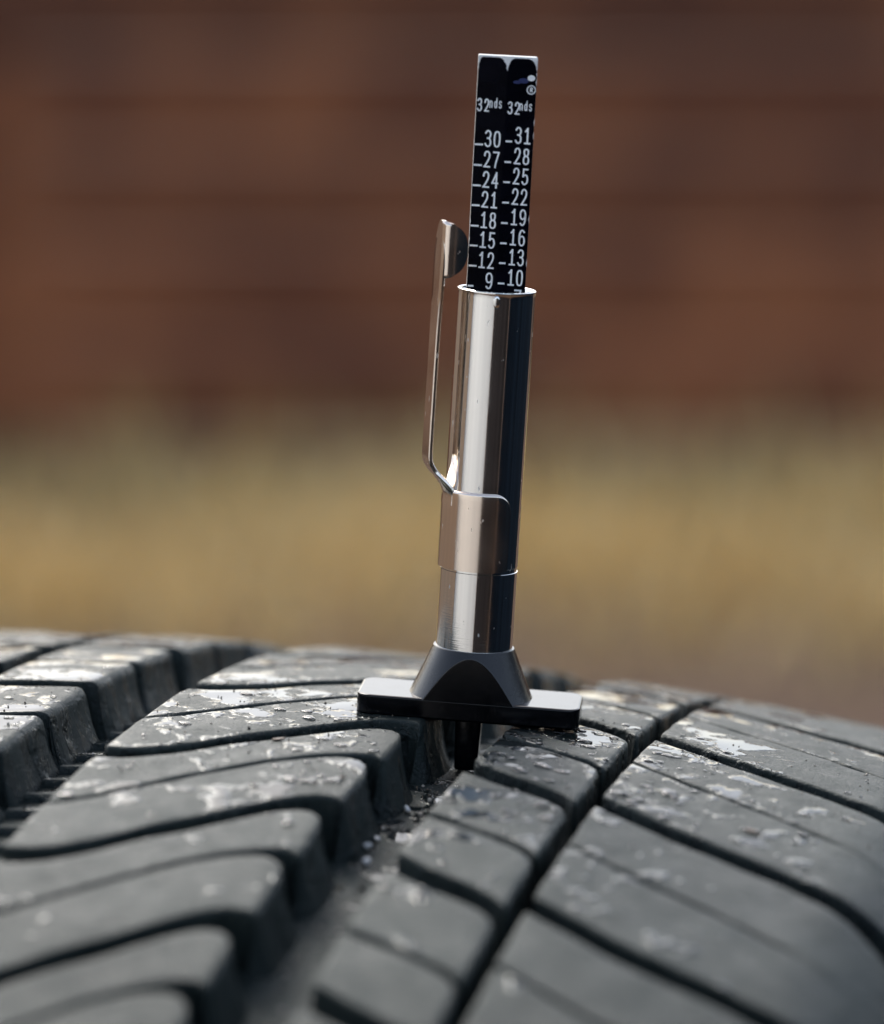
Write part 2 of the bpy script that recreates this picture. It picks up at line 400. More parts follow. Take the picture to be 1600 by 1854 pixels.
def block_geometry(rib, lo, hi, lo_sipe, hi_sipe, coarse=False, seed=0):
    """lo(l), hi(l): near and far borders of the block.  Returns verts (mm, tread frame) and faces."""
    rb = RIBS[rib]; l0, l1 = rb['l0'], rb['l1']; r = rb['r']; Lx = l1-l0
    lr = np.random.default_rng(seed)
    mid = np.array([(l0+l1)/2]); Ly = float(np.mean(hi(np.linspace(l0, l1, 9)) - lo(np.linspace(l0, l1, 9))))
    if coarse:
        xs = np.array([0, r['L'], *np.linspace(r['L'], Lx-r['R'], 5 if Lx > 25 else 3)[1:-1], Lx-r['R'], Lx]); ys = np.array([0, .6, Ly-.6, Ly])
    else:
        xs = axis_samples(Lx, r['L'], r['R'], 1.3 if Lx < 40 else 1.6); ys = axis_samples(Ly, r['B'], r['T'], 1.5)
    X, Y = np.meshgrid(xs, ys, indexing='ij')
    ps = rb.get('ps', lambda l: np.ones_like(np.asarray(l, float)))
    dl, dr, db, dt = X, Lx-X, Y, Ly-Y
    sx = ps(l0+X)
    rB = r['B']*(sx if lo_sipe else 1); rT = r['T']*(sx if hi_sipe else 1)
    ax = np.maximum(np.maximum(0, 1-dl/r['L']), np.maximum(0, 1-dr/r['R']))
    rx = np.where(dl < dr, r['L'], r['R'])
    # sample rows follow the full radius; scale height where the sipe dies out
    ay = np.maximum(np.maximum(0, 1-db/r['B']), np.maximum(0, 1-dt/r['T']))
    ry = np.where(db < dt, rB, rT)
    Lc = np.minimum(1, np.hypot(ax, ay))
    rr = (ax*rx + ay*ry + 1e-9)/(ax+ay+1e-9)
    h = -rr*(1-np.sqrt(np.maximum(0, 1-Lc**2)))*np.where(ax+ay > 0, 1, 0)
    # plan rounding of the corners
    cl, crr = rb['rc']
    Xm, Ym = X.copy(), Y.copy()
    for sxn, xc, rc in ((-1, cl, cl), (1, Lx-crr, crr)):
        for syn, yc in ((-1, rc), (1, Ly-rc)):
            a = (X-xc)*sxn/rc; b = (Y-yc)*syn/rc
            m = (a > 0) & (b > 0)
            Xm[m] = xc + sxn*rc*(a*np.sqrt(np.maximum(0, 1-b*b/2)))[m]
            Ym[m] = yc + syn*rc*(b*np.sqrt(np.maximum(0, 1-a*a/2)))[m]
    lcoord = l0 + Xm
    sl, sh = lo(lcoord), hi(lcoord)
    scoord = sl + (sh-sl)*Ym/Ly
    if not coarse:          # scuffed, slightly ragged edges
        q_ = sum(a_*np.sin(lcoord*f_+scoord*g_+seed*e_) for a_, f_, g_, e_ in ((.05, 1.9, .7, 1.3), (.04, 4.3, 2.9, 2.1), (.03, 8.7, 5.3, .7), (.02, 15., 11., 1.9)))
        scoord = scoord + q_*ay*sx; lcoord = lcoord + q_*ax
    nx, ny = X.shape
    wob = .07*np.sin(lcoord*.55+seed)*np.cos(scoord*.4+seed*1.7)     # worn, uneven top
    P = surf(lcoord, smap(scoord), h + (0 if coarse else wob))
    verts = list(P.reshape(-1, 3))
    idx = lambda i, j: i*ny + j
    faces = [(idx(i, j), idx(i+1, j), idx(i+1, j+1), idx(i, j+1)) for i in range(nx-1) for j in range(ny-1)]
    # border loop (counter-clockwise) and walls
    loop = [(i, 0) for i in range(nx-1)] + [(nx-1, j) for j in range(ny-1)] + [(i, ny-1) for i in range(nx-1, 0, -1)] + [(0, j) for j in range(ny-1, 0, -1)]
    bl = np.array([lcoord[q] for q in loop]); bs = np.array([scoord[q] for q in loop]); bh_ = np.array([h[q] for q in loop])
    tl = np.roll(bl, -1)-np.roll(bl, 1); ts = np.roll(bs, -1)-np.roll(bs, 1)
    nn = np.hypot(tl, ts)+1e-9; nl, ns = ts/nn, -tl/nn
    dr_ = rb['draft']
    # side walls (towards the circumferential grooves) carry the draft
    sideL = np.array([1.0 if q[0] == 0 else 0 for q in loop]); sideR = np.array([1.0 if q[0] == nx-1 else 0 for q in loop])
    for _ in range(6):
        sideL = (np.roll(sideL, 1)+2*sideL+np.roll(sideL, -1))/4; sideR = (np.roll(sideR, 1)+2*sideR+np.roll(sideR, -1))/4
    off = .12 + sideL*dr_['L'] + sideR*dr_['R']
    prev = [idx(*q) for q in loop]
    levels = [(.12, .25), (.3, .5), (.62, .8), (1.0, 1.04)] if not coarse else [(1.0, 1.04)]
    n = len(loop)
    for k, (fo, fd) in enumerate(levels):
        hh = bh_*(1-fd) - DEPTH*fd
        jit = 0 if coarse else (.10*np.sin(np.arange(n)*1.3+seed)*sideR*(fd < 1))
        q = surf(bl+nl*off*fo+nl*jit, smap(bs+ns*off*fo+ns*jit), hh)
        base = len(verts); verts += list(q)
        for i in range(n):
            j = (i+1) % n
            faces.append((prev[j], prev[i], base+i, base+j))
        prev = list(range(base, base+n))
    return np.array(verts), faces
def blocks_of_pitch(rib, k):
    rb = RIBS[rib]; d = 33.0*k
    slot, sw, sipe, pw = rb['slot'], rb['sw'], rb['sipe'], rb['pw']
    # near half: slot k .. sipe ; far half: sipe .. slot k+1
    sip = (lambda l: sipe(l) - (0 if rib == 'centre' else 0))
    a = (lambda l: slot(l)+sw(l)/2+d, lambda l: sip(l)-pw(l)/2+d, False, True)
    b = (lambda l: sip(l)+pw(l)/2+d, lambda l: slot(l)-sw(l)/2+d+33.0, True, False)
    return a, b
NEAR = range(-4, 3)
for rib in RIBS:
    for k in NEAR:
        for q, (lo, hi, ls, hs) in enumerate(blocks_of_pitch(rib, k)):
            v, f = block_geometry(rib, lo, hi, ls, hs, seed=hash((rib, k, q)) % 97 if False else (len(rib)*13+k*7+q*3) % 97)
            mesh_obj('tread_block', T(v), f, RUBBER, tyre, sharp=60)
# the rest of the tread, out of sight round the tyre
V, F = [], []
npitch = int(round(2*math.pi*R_TYRE/33.0))
smap_near = smap
def smap(s): return s
for rib in RIBS:
    geo = [block_geometry(rib, lo, hi, ls, hs, coarse=True) for (lo, hi, ls, hs) in blocks_of_pitch(rib, 0)]
    first = 3; last = -5 + npitch
    for k in range(first, last+1):
        ang = (33.0*k + (2*math.pi*R_TYRE-33.0*npitch)*(k-first)/max(1, last-first))/R_TYRE
        ca, sa = math.cos(ang), math.sin(ang)
        for v, f in geo:
            y, z = v[:, 1], v[:, 2]+R_TYRE
            v2 = np.stack([v[:, 0], y*ca+z*sa, -y*sa+z*ca-R_TYRE], -1)
            b = len(V); V += list(v2); F += [tuple(b+i for i in ff) for ff in f]
smap = smap_near
o = mesh_obj('tread', T(np.array(V)), F, RUBBER, tyre, sharp=60); tag(o, kind='stuff')
# carcass: groove floor, sidewalls, beads, inner liner
ls = np.concatenate([np.linspace(-125, -95, 10), np.linspace(-93, 50, 60), np.linspace(52, 82, 10)])
t, z, th = profile(ls)
pt = [(t[i]-DEPTH*math.sin(th[i]), R_TYRE+z[i]-DEPTH*math.cos(th[i])) for i in range(len(ls))]
tr, rr_ = pt[-1]; tl_, rl_ = pt[0]
half = (tr-tl_)/2; cx = (tr+tl_)/2
right = [(cx+half+6, 285), (cx+half+9, 265), (cx+half+6, 245), (cx+half-2, 228), (cx+half-10, 214), (cx+half-16, 206), (cx+half-24, 204), (cx+half-26, 212), (cx+half-16, 232), (cx+half-6, 256), (cx+half-6, 280), (cx+half-16, 296), (cx+half-36, 301)]
left = [(2*cx-x, r) for x, r in right][::-1]
prof = pt + right + left
NS = 360
V, F = [], []
for i in range(NS):
    a = 2*math.pi*i/NS
    for (x, r) in prof: V.append((x, r*math.sin(a), r*math.cos(a)-R_TYRE))
m = len(prof)
for i in range(NS):
    j = (i+1) % NS
    for q in range(m):
        p2 = (q+1) % m
        F.append((i*m+q, i*m+p2, j*m+p2, j*m+q))
mesh_obj('carcass', T(np.array(V)), F, RUBBER, tyre, sharp=50)
# low bars across the floor of the far groove (stone guards)
for k in range(-20, 9):
    s0 = k*6.0 + .4
    pts = []
    nl_ = 7
    V, F = [], []
    for i, l in enumerate(np.linspace(-46.6, -38.6, nl_)):
        for ds, hh in ((-1.1, -DEPTH-.3), (-.8, -DEPTH+.55), (-.4, -DEPTH+.9), (.4, -DEPTH+.9), (.8, -DEPTH+.55), (1.1, -DEPTH-.3)):
            V.append(surf(l, s0+ds+(l+42)*.25, hh))
    for i in range(nl_-1):
        for j in range(5):
            F.append((i*6+j, (i+1)*6+j, (i+1)*6+j+1, i*6+j+1))
    F.append(tuple(range(5, -1, -1))); F.append(tuple((nl_-1)*6+j for j in range(6)))
    mesh_obj('groove_bar', T(np.array([np.array(v) for v in V])), F, RUBBER, tyre, sharp=40)

# ------------------------------------------------------------------ tread depth gauge
G_ROT = Rx(-PITCH) @ Ry(rad(3.6)) @ Rx(PITCH) @ Rz(rad(-4))
foot = TY_ROT @ surf(np.array(.2), np.array(-1.2))*MM + G_ROT @ np.array([-.28, 5.3, .0])*MM + np.array([0, 0, Z_O])
G_M = Matrix.Translation(foot) @ Matrix([list(map(float, r)) for r in G_ROT]).to_4x4()
gauge = empty('tread_depth_gauge', G_M)
tag(gauge, 'chrome and black tread depth gauge with pocket clip standing in the tyre groove', 'depth gauge')
def S(v): return [tuple(c*MM for c in q) for q in v]
# base: bar with a conical collar, cut flat front and back
HD = 5.3
def base_mesh():
    V, F = [], []
    # bar plan: rounded rectangle
    hl, rc, top, ch = 13.8, 1.7, 2.6, .25
    plan = []
    for cx_, cy_, a0 in ((hl-rc, HD-rc, 0), (-hl+rc, HD-rc, 90), (-hl+rc, -HD+rc, 180), (hl-rc, -HD+rc, 270)):
        for i in range(9):
            a = rad(a0+i*90/8); plan.append((cx_, cy_, rc, a))
    n = len(plan)
    rings = [(.36, 0), (.3, 0), (0, .3), (0, .34), (0, top-ch-.04), (0, top-ch), (ch*.3, top-ch*.3), (ch, top), (ch+.05, top)]
    for ins, z in rings:
        for cx_, cy_, r, a in plan: V.append((cx_+(r-ins)*math.cos(a), cy_+(r-ins)*math.sin(a), z))
    for k in range(len(rings)-1):
        for i in range(n):
            j = (i+1) % n
            F.append((k*n+i, k*n+j, (k+1)*n+j, (k+1)*n+i))
    F.append(tuple(range(n-1, -1, -1))); F.append(tuple((len(rings)-1)*n+i for i in range(n)))
    return V, F
v, f = base_mesh()
bar = mesh_obj('foot_bar', S(v), f, BLACK_PLASTIC, gauge, sharp=25)
# collar: cone with the flat cuts, its front cut 0.03 mm proud of the bar
V, F = [], []
NA, NH = 400, 60
h0, h1, r0, r1 = 2.4, 8.62, 7.75, 5.05
cut = HD + .03
for i in range(NH+1):
    u = i/NH; hgt = h0+(h1-h0)*u; r = r0+(r1-r0)*u**.94
    for k in range(NA):
        a = 2*math.pi*k/NA
        x, y = r*math.cos(a), r*math.sin(a)
        y = max(-cut, min(cut, y))
        V.append((x, y, hgt))
b = len(V)
for k in range(NA):
    a = 2*math.pi*k/NA; V.append((4.98*math.cos(a), 4.98*math.sin(a), h1+.07))
for k in range(NA):
    a = 2*math.pi*k/NA; V.append((4.6*math.cos(a), 4.6*math.sin(a), h1+.07))
for i in range(NH+2):
    for k in range(NA):
        j = (k+1) % NA
        F.append((i*NA+k, i*NA+j, (i+1)*NA+j, (i+1)*NA+k))
co_ = mesh_obj('collar', S(V), F, simple('lit_black_plastic', (.005, .0058, .008), .25, bump=(2500, .15, .00008)), gauge, sharp=22)  # same plastic as the bar; light on the cone put into its colour
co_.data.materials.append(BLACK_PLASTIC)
for pl_ in co_.data.polygons:          # same plastic, darker copy on the flat cuts: shade put into the colour
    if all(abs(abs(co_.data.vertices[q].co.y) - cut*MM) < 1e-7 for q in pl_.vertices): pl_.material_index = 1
# pin that reaches the groove floor
pm = box_bm(-1.65, 1.65, -2.2, 2.2, -6.9, .4, .0)
for v_ in pm.verts:
    if v_.co.z < -5: v_.co.x *= .86; v_.co.y *= .8
bmesh.ops.bevel(pm, geom=list(pm.edges), offset=.35, segments=3, affect='EDGES', profile=.5)
bmesh.ops.scale(pm, vec=(MM, MM, MM), verts=pm.verts)
bm_obj('probe_pin', pm, BLACK_PLASTIC, gauge)

# barrel: polished tube with an open top
def lathe(profile_, seg=160):
    V, F = [], []
    for k in range(seg):
        a = 2*math.pi*k/seg
        for r, z in profile_: V.append((r*math.cos(a), r*math.sin(a), z))
    m = len(profile_)
    for k in range(seg):
        j = (k+1) % seg
        for q in range(m-1): F.append((k*m+q, j*m+q, j*m+q+1, k*m+q+1))
    return V, F
BR = 4.78
bp = [(BR, 8.2), (BR, 8.75)] + [(BR, z) for z in np.linspace(9.5, 18.3, 5)] + [(BR, 18.38), (BR-.11, 18.42), (BR-.11, 18.9), (BR, 19.0)] + [(BR, z) for z in np.linspace(24, 52.4, 8)] + [(BR, 52.75), (BR+.03, 52.9), (BR+.06, 53.02), (BR+.03, 53.14), (BR-.08, 53.2), (BR-.28, 53.12), (BR-.36, 52.9), (BR-.36, 50), (BR-.36, 30)]
v, f = lathe(bp)
mesh_obj('barrel', S(v), f, STEEL, gauge, sharp=40)
# crimp mark near the rim
cm = bmesh.new(); bmesh.ops.create_uvsphere(cm, u_segments=16, v_segments=8, radius=1.0)
for v_ in cm.verts: v_.co = Vector((v_.co.x*.42*MM - .0*MM, v_.co.y*.10*MM - (BR-.02)*MM, v_.co.z*.8*MM + 52.0*MM))
bmesh.ops.rotate(cm, verts=cm.verts, cent=(0, 0, 0), matrix=Matrix.Rotation(rad(4), 3, 'Z'))
bm_obj('crimp_mark', cm, STEEL, gauge)

# clip: C-shaped spring band, arm and curled end
CLIP_AZ = rad(180+19)       # direction of the arm: left, a little towards the camera
def band():
    V, F = [], []
    th_ = .40; z0, z1 = 18.75, 28.5
    A0 = CLIP_AZ - rad(130); A1 = CLIP_AZ + rad(116)
    n = 120; rows = 20
    rc = 2.1
    def zr(a):
        d = min(a-A0, A1-a)*BR
        if d < rc: return rc - math.sqrt(max(0, rc*rc-(rc-d)**2))
        return 0
    for side in (0, 1):
        for i in range(n+1):
            u = i/n
            # denser near the ends
            u = .5-.5*math.cos(math.pi*u)
            a = A0+(A1-A0)*u; e = zr(a)
            for k in range(rows+1):
                zb, zt = z0+e*.12, z1-e
                # rolled upper edge: rows bunch up towards the top
                z = zb+(zt-zb-.34)*k/14 if k <= 14 else zt-.34+.34*math.sin((k-14)/6*math.pi/2)
                ro = 0 if k <= 14 else .34*(1-math.cos((k-14)/6*math.pi/2))
                r = BR+.02+(th_-ro if side else 0)
                V.append((r*math.cos(a), r*math.sin(a), z))
    N = (n+1)*(rows+1); id_ = lambda s, i, k: s*N+i*(rows+1)+k
    for i in range(n):
        for k in range(rows):
            F.append((id_(1, i, k), id_(1, i+1, k), id_(1, i+1, k+1), id_(1, i, k+1)))
            F.append((id_(0, i, k), id_(0, i, k+1), id_(0, i+1, k+1), id_(0, i+1, k)))
        for k, s in ((0, 1), (rows, -1)):
            q = (id_(0, i, k), id_(0, i+1, k), id_(1, i+1, k), id_(1, i, k)); F.append(q if s > 0 else q[::-1])
    for i in (0, n):
        for k in range(rows): F.append((id_(0, i, k), id_(1, i, k), id_(1, i, k+1), id_(0, i, k+1)))
    return V, F
clip = empty('clip', Matrix.Identity(4)); clip.parent = gauge; clip.matrix_parent_inverse = Matrix.Identity(4); clip.matrix_local = Matrix.Identity(4)
v, f = band(); bo = mesh_obj('clip_band', S(v), f, STEEL_CLIP, clip, sharp=35)
def arm():
    # centreline in (radial, z) with strip half width
    ctrl = [(4.98, 26.6, 2.5), (4.98, 28.0, 2.5), (5.3, 28.85, 2.35), (6.0, 29.8, 2.1), (6.9, 30.9, 1.85), (7.35, 31.7, 1.8), (7.5, 32.7, 1.75), (7.5, 40, 1.7), (7.48, 48, 1.75), (7.42, 54, 2.15), (7.4, 57, 2.15), (7.35, 59.5, 1.8), (7.3, 60.8, 1.1), (7.28, 61.3, .4)]
    # refine
    P = np.array(ctrl); out_ = []
    for i in range(len(P)-1):
        p0 = P[max(i-1, 0)]; p1 = P[i]; p2 = P[i+1]; p3 = P[min(i+2, len(P)-1)]
        for u in np.linspace(0, 1, 6, endpoint=False):
            L = np.linalg.norm((p2-p1)[:2]);
            t1 = (p2-p0)/max(1e-6, (np.linalg.norm((p1-p0)[:2])+L))*L; t2 = (p3-p1)/max(1e-6, (np.linalg.norm((p3-p2)[:2])+L))*L
            out_.append((2*u**3-3*u**2+1)*p1+(u**3-2*u**2+u)*t1+(-2*u**3+3*u**2)*p2+(u**3-u**2)*t2)
    out_.append(P[-1]); Q = np.array(out_)
    tg = np.gradient(Q[:, :2], axis=0); tg /= np.linalg.norm(tg, axis=1)[:, None]
    nrm = np.stack([tg[:, 1], -tg[:, 0]], 1)    # outward (radial +)
    V, F = [], []
    th_ = .26
    wfr = [-1, -.93, -.6, -.3, 0, .3, .6, .93, 1]
    sec = [(w_, th_*(.55 if abs(w_) == 1 else 1)) for w_ in wfr] + [(w_, -th_*(.55 if abs(w_) == 1 else 1)) for w_ in wfr[::-1]]
    er = np.array([math.cos(CLIP_AZ), math.sin(CLIP_AZ), 0]); et = np.array([-math.sin(CLIP_AZ), math.cos(CLIP_AZ), 0]); ez = np.array([0, 0, 1.])
    for i in range(len(Q)):
        for w_, d in sec:
            c = Q[i, :2]+nrm[i]*d
            cy = min(1, max(0, (6.6-Q[i, 0])/1.5)); aa = CLIP_AZ + w_*Q[i, 2]/5.0
            flat = er*c[0]+et*w_*Q[i, 2]; cyl = np.array([c[0]*math.cos(aa), c[0]*math.sin(aa), 0])
            V.append(flat*(1-cy)+cyl*cy+ez*c[1])
    m = len(sec)
    for i in range(len(Q)-1):
        for k in range(m):
            j = (k+1) % m; F.append((i*m+k, i*m+j, (i+1)*m+j, (i+1)*m+k))
    F.append(tuple(range(m))); F.append(tuple((len(Q)-1)*m+k for k in range(m-1, -1, -1)))
    return V, F
v, f = arm(); bm = bmesh.new(); me = bpy.data.meshes.new('tmp'); me.from_pydata(S(v), [], f); bm.from_mesh(me)
bm_obj('clip_arm', bm, STEEL_CLIP, clip, sharp=40)
# curled half-round end that faces the scale
V, F = [], []
er = np.array([math.cos(CLIP_AZ), math.sin(CLIP_AZ), 0]); et = np.array([-math.sin(CLIP_AZ), math.cos(CLIP_AZ), 0])
nu, nv = 40, 26
for i in range(nu+1):
    zz = -1+2*i/nu; ext = .3+2.85*math.sqrt(max(0, 1-abs(zz)**2.3))
    for k in range(nv+1):
        u = k/nv*ext           # path along the fold: quarter turn, then flat towards the scale
        th_ = min(u, 1.0)*math.pi/2; fl = max(0, u-1.0)
        V.append(er*(6.72+.68*math.cos(th_)-fl-.10*fl*fl*0) + et*(1.45+.68*math.sin(th_)-.09*fl*fl) + np.array([0, 0, 57.85+3.25*zz]))
for i in range(nu):
    for k in range(nv): F.append((i*(nv+1)+k, i*(nv+1)+k+1, (i+1)*(nv+1)+k+1, (i+1)*(nv+1)+k))
bm = bmesh.new(); me = bpy.data.meshes.new('tmp'); me.from_pydata(S(V), [], F); bm.from_mesh(me)
bmesh.ops.recalc_face_normals(bm, faces=bm.faces)
bmesh.ops.solidify(bm, geom=list(bm.faces), thickness=.28*MM)
bm_obj('curled_end', bm, STEEL_CLIP, clip, sharp=50)

# scale: white plastic bar with two black printed columns
scale_o = empty('scale', Matrix.Identity(4)); scale_o.parent = gauge
SC_H = 54.0
scale_o.matrix_local = Matrix.Translation((-.17*MM, -.2*MM, SC_H*MM)) @ Matrix.Rotation(rad(-.62), 4, 'Y') @ Matrix.Rotation(rad(5), 4, 'Z')
HALF, THK, TOPZ = 3.58, 1.1, 27.5
RIDGE = .16
def face_y(x): return -THK - RIDGE*(1-abs(x)/HALF)
def bar_mesh():
    V, F = [], []
    sec = [(-HALF, -THK), (.0, -THK-RIDGE), (HALF, -THK), (HALF, THK), (-HALF, THK)]
    zs = [-30, -10, 0, 10, 20, TOPZ-.12, TOPZ]
    for z in zs:
        for x, y in sec:
            k = .97 if z == TOPZ else 1
            V.append((x*k if z == TOPZ else x, y*k, z))
    m = len(sec)
    for i in range(len(zs)-1):
        for k in range(m):
            j = (k+1) % m; F.append((i*m+k, i*m+j, (i+1)*m+j, (i+1)*m+k))
    F.append(tuple(range(m-1, -1, -1))); F.append(tuple((len(zs)-1)*m+k for k in range(m)))
    return V, F
v, f = bar_mesh(); mesh_obj('scale_bar', S(v), f, WHITE_PLASTIC, scale_o, sharp=15)
def column_print(x0, x1, seed, round_l, round_r):
    lr = random.Random(seed); V, F = [], []
    top = TOPZ-.22; n = 90
    zs = np.concatenate([np.linspace(-6, top-1.7, 60), top-1.7+1.7*np.sin(np.linspace(.05, math.pi/2, 18))])
    for z in zs:
        d = max(0, z-(top-1.7))
        q = 1.45*(1-math.sqrt(max(0, 1-(d/1.7)**2))) + (abs(lr.gauss(0, .09)) if d > .2 else 0)
        a = x0 + q*round_l + (.07 if x0 < -1 and lr.random() < .07 else 0)
        b = x1 - q*round_r - (.10 if x1 > 1 and lr.random() < .09 else 0)
        V += [(a, face_y(a)-.028, z), ((a+b)/2, face_y((a+b)/2)-.028, z), (b, face_y(b)-.028, z)]
    for i in range(len(zs)-1):
        F += [(i*3, i*3+1, i*3+4, i*3+3), (i*3+1, i*3+2, i*3+5, i*3+4)]
    return V, F
v, f = column_print(-HALF+.005, .0, 3, .35, .75); mesh_obj('print_column', S(v), f, BLACK_PRINT, scale_o)
v, f = column_print(.0, HALF-.005, 5, .6, .8); mesh_obj('print_column', S(v), f, BLACK_PRINT, scale_o)
GL = {
 '0': [('c', [(.5,1),(.82,.93),(.96,.7),(.96,.3),(.82,.07),(.5,0),(.18,.07),(.04,.3),(.04,.7),(.18,.93)])],
 '1': [('l', [(.56,0),(.56,1.0)]), ('l', [(.56,1.0),(.18,.80)]), ('l', [(.10,0),(1.0,0)])],
 '2': [('s', [(.06,.74),(.12,.9),(.34,1.0),(.66,1.0),(.9,.88),(.93,.7),(.8,.5),(.5,.27),(.10,0)]), ('l', [(.02,0),(1,0)])],
 '3': [('s', [(.06,.86),(.3,1),(.66,1),(.9,.88),(.88,.66),(.66,.54),(.4,.53)]), ('s', [(.4,.53),(.72,.5),(.95,.36),(.93,.13),(.68,0),(.3,0),(.04,.14)])],
 '4': [('l', [(.76,0),(.76,1)]), ('l', [(.76,1),(.04,.3)]), ('l', [(.04,.3),(1,.3)])],
 '5': [('l', [(.92,1),(.18,1)]), ('l', [(.2,1),(.14,.52)]), ('s', [(.14,.52),(.45,.62),(.8,.56),(.96,.33),(.85,.1),(.5,0),(.2,.03),(.03,.14)])],
 '6': [('s', [(.9,.9),(.65,1),(.35,.97),(.12,.78),(.04,.45),(.1,.15),(.35,0),(.68,0),(.93,.14),(.96,.36),(.82,.55),(.5,.6),(.2,.52),(.07,.38)])],
 '7': [('l', [(.04,1),(.98,1)]), ('s', [(.96,1),(.7,.6),(.5,.3),(.4,0)])],
 '8': [('c', [(.5,1),(.82,.93),(.88,.76),(.75,.58),(.5,.53),(.25,.58),(.12,.76),(.18,.93)]), ('c', [(.5,.53),(.85,.45),(.96,.26),(.85,.06),(.5,0),(.15,.06),(.04,.26),(.15,.45)])],
 'n': [('l', [(.1,0),(.1,.7)]), ('s', [(.1,.45),(.3,.66),(.65,.68),(.88,.55),(.9,.3),(.9,0)])],
 'd': [('l', [(.9,0),(.9,1)]), ('c', [(.5,.68),(.8,.58),(.88,.34),(.8,.1),(.5,0),(.2,.1),(.1,.34),(.2,.58)])],
 's': [('s', [(.88,.56),(.65,.68),(.3,.68),(.12,.53),(.25,.39),(.7,.31),(.9,.17),(.7,0),(.3,0),(.1,.12)])],
 'R': [('l', [(.15,0),(.15,1)]), ('s', [(.15,1),(.6,1),(.88,.88),(.88,.65),(.6,.5),(.15,.5)]), ('l', [(.45,.5),(.95,0)])],
}
GL['9'] = [('s', [(1-x, 1-y) for x, y in GL['6'][0][1]])]
def spline(P, closed):
    P = np.array(P, float); n = len(P); out_ = []
    for i in range(n if closed else n-1):
        g_ = (lambda k: P[k % n]) if closed else (lambda k: P[min(max(k, 0), n-1)])
        p0, p1, p2, p3 = g_(i-1), g_(i), g_(i+1), g_(i+2)
        for u in np.linspace(0, 1, 5, endpoint=False):
            out_.append(.5*((2*p1)+(-p0+p2)*u+(2*p0-5*p1+4*p2-p3)*u*u+(-p0+3*p1-3*p2+p3)*u**3))
    if not closed: out_.append(P[-1])
    return np.array(out_)
def text_mesh(name, txt, x, z, width, height, slant=0.0, mat=WHITE_INK, pen=.20, gap=.14):
    V, F = [], []
    n_ = len(txt); gw = (width - gap*(n_-1)*1.6)/n_
    for gi, ch in enumerate(txt):
        gx = x + gi*(gw+gap*1.6)
        for si, (kind, P) in enumerate(GL[ch]):
            closed = kind == 'c'
            Q = np.array(P, float) if kind == 'l' else spline(P, closed)
            Q = np.stack([gx+pen/2+Q[:, 0]*(gw-pen), z+pen/2+Q[:, 1]*(height-pen)], 1)
            if not closed:
                d0 = Q[0]-Q[1]; d1 = Q[-1]-Q[-2]
                Q = np.vstack([[Q[0]+d0/np.linalg.norm(d0)*pen*.45], Q[1:-1], [Q[-1]+d1/np.linalg.norm(d1)*pen*.45]]) if len(Q) > 1 else Q
            tg = (np.roll(Q, -1, 0)-np.roll(Q, 1, 0)) if closed else np.gradient(Q, axis=0)
            tg /= np.linalg.norm(tg, axis=1)[:, None]+1e-9
            nr = np.stack([-tg[:, 1], tg[:, 0]], 1)*pen/2
            b = len(V); lift = .044+.003*si
            for q, d in zip(Q, nr):
                for e in (q-d, q+d): V.append((e[0], face_y(e[0])-lift, e[1]+(e[0]-x)*slant))
            m_ = len(Q)
            for i in range(m_ if closed else m_-1):
                j = (i+1) % m_; F.append((b+2*i, b+2*i+1, b+2*j+1, b+2*j))
    return mesh_obj(name, S(V), F, mat, scale_o, smooth=False)
def dash(x0, x1, z, hgt=.22):
    V = [(x0, face_y(x0)-.044, z), (x1, face_y(x1)-.044, z), (x1, face_y(x1)-.044, z+hgt), (x0, face_y(x0)-.044, z+hgt)]
    mesh_obj('scale_mark', S(V), [(0, 1, 2, 3)], WHITE_INK, scale_o, smooth=False)
# photo row of a mark -> height along the gauge
HY = np.array([[48, 599.2], [50, 569.8], [54, 510.9], [58, 451.8], [62, 392.6], [66, 333.2], [70, 273.6], [74, 213.8], [78, 153.9], [82, 93.8]])
def hz(y): return float(np.interp(-y, -HY[:, 1], HY[:, 0])) - SC_H
for n_, y in zip((30, 27, 24, 21, 18, 15, 12, 9), (261.8, 299, 335.7, 371.6, 408.5, 444.2, 480.6, 517)):
    z = hz(y)-.30
    if n_ != 9: dash(-3.50, -2.50, z+.12)
    else: dash(-3.45, -2.75, z+.12)
    if n_ == 9: text_mesh('scale_number', '9', -1.35, z-.05, .92, 2.0, -.03)
    else: text_mesh('scale_number', str(n_), -2.35, z, 1.95, 2.0, -.03)
for n_, y in zip((31, 28, 25, 22, 19, 16, 13, 10, 7), (253.7, 291, 327.3, 364.2, 401, 437.4, 473.3, 509.9, 546)):
    z = hz(y)-.28
    dash(.20, 1.00, z+.10)
    if n_ == 7: text_mesh('scale_number', '7', 2.2, z, .95, 2.0, -.03)
    else: text_mesh('scale_number', str(n_), 1.30, z, 1.92, 2.0, -.03)
z = hz(199)-.25
text_mesh('unit_mark', '32', -3.48, z, 1.5, 1.55, -.03, pen=.17); text_mesh('unit_mark', 'nds', -2.0, z+.45, 1.55, 1.22, .0, pen=.115, gap=.09)
z = hz(201.5)-.25
text_mesh('unit_mark', '32', .22, z, 1.5, 1.5, -.03, pen=.17); text_mesh('unit_mark', 'nds', 1.66, z+.45, 1.55, 1.22, .0, pen=.115, gap=.09)
def ring(cx_, cz_, r0_, r1_, name, mat, sq=1.0, n=28):
    V, F = [], []
    for k in range(n):
        a = 2*math.pi*k/n
        for r in (r0_, r1_):
            x = cx_+r*math.cos(a); V.append((x, face_y(x)-.044, cz_+sq*r*math.sin(a)))
    for k in range(n):
        j = (k+1) % n; F.append((2*k, 2*k+1, 2*j+1, 2*j))
    return mesh_obj(name, S(V), F, mat, scale_o, smooth=False)
zr_ = hz(158.5)-.12
ring(2.98, zr_, .44, .56, 'registered_mark', WHITE_INK)
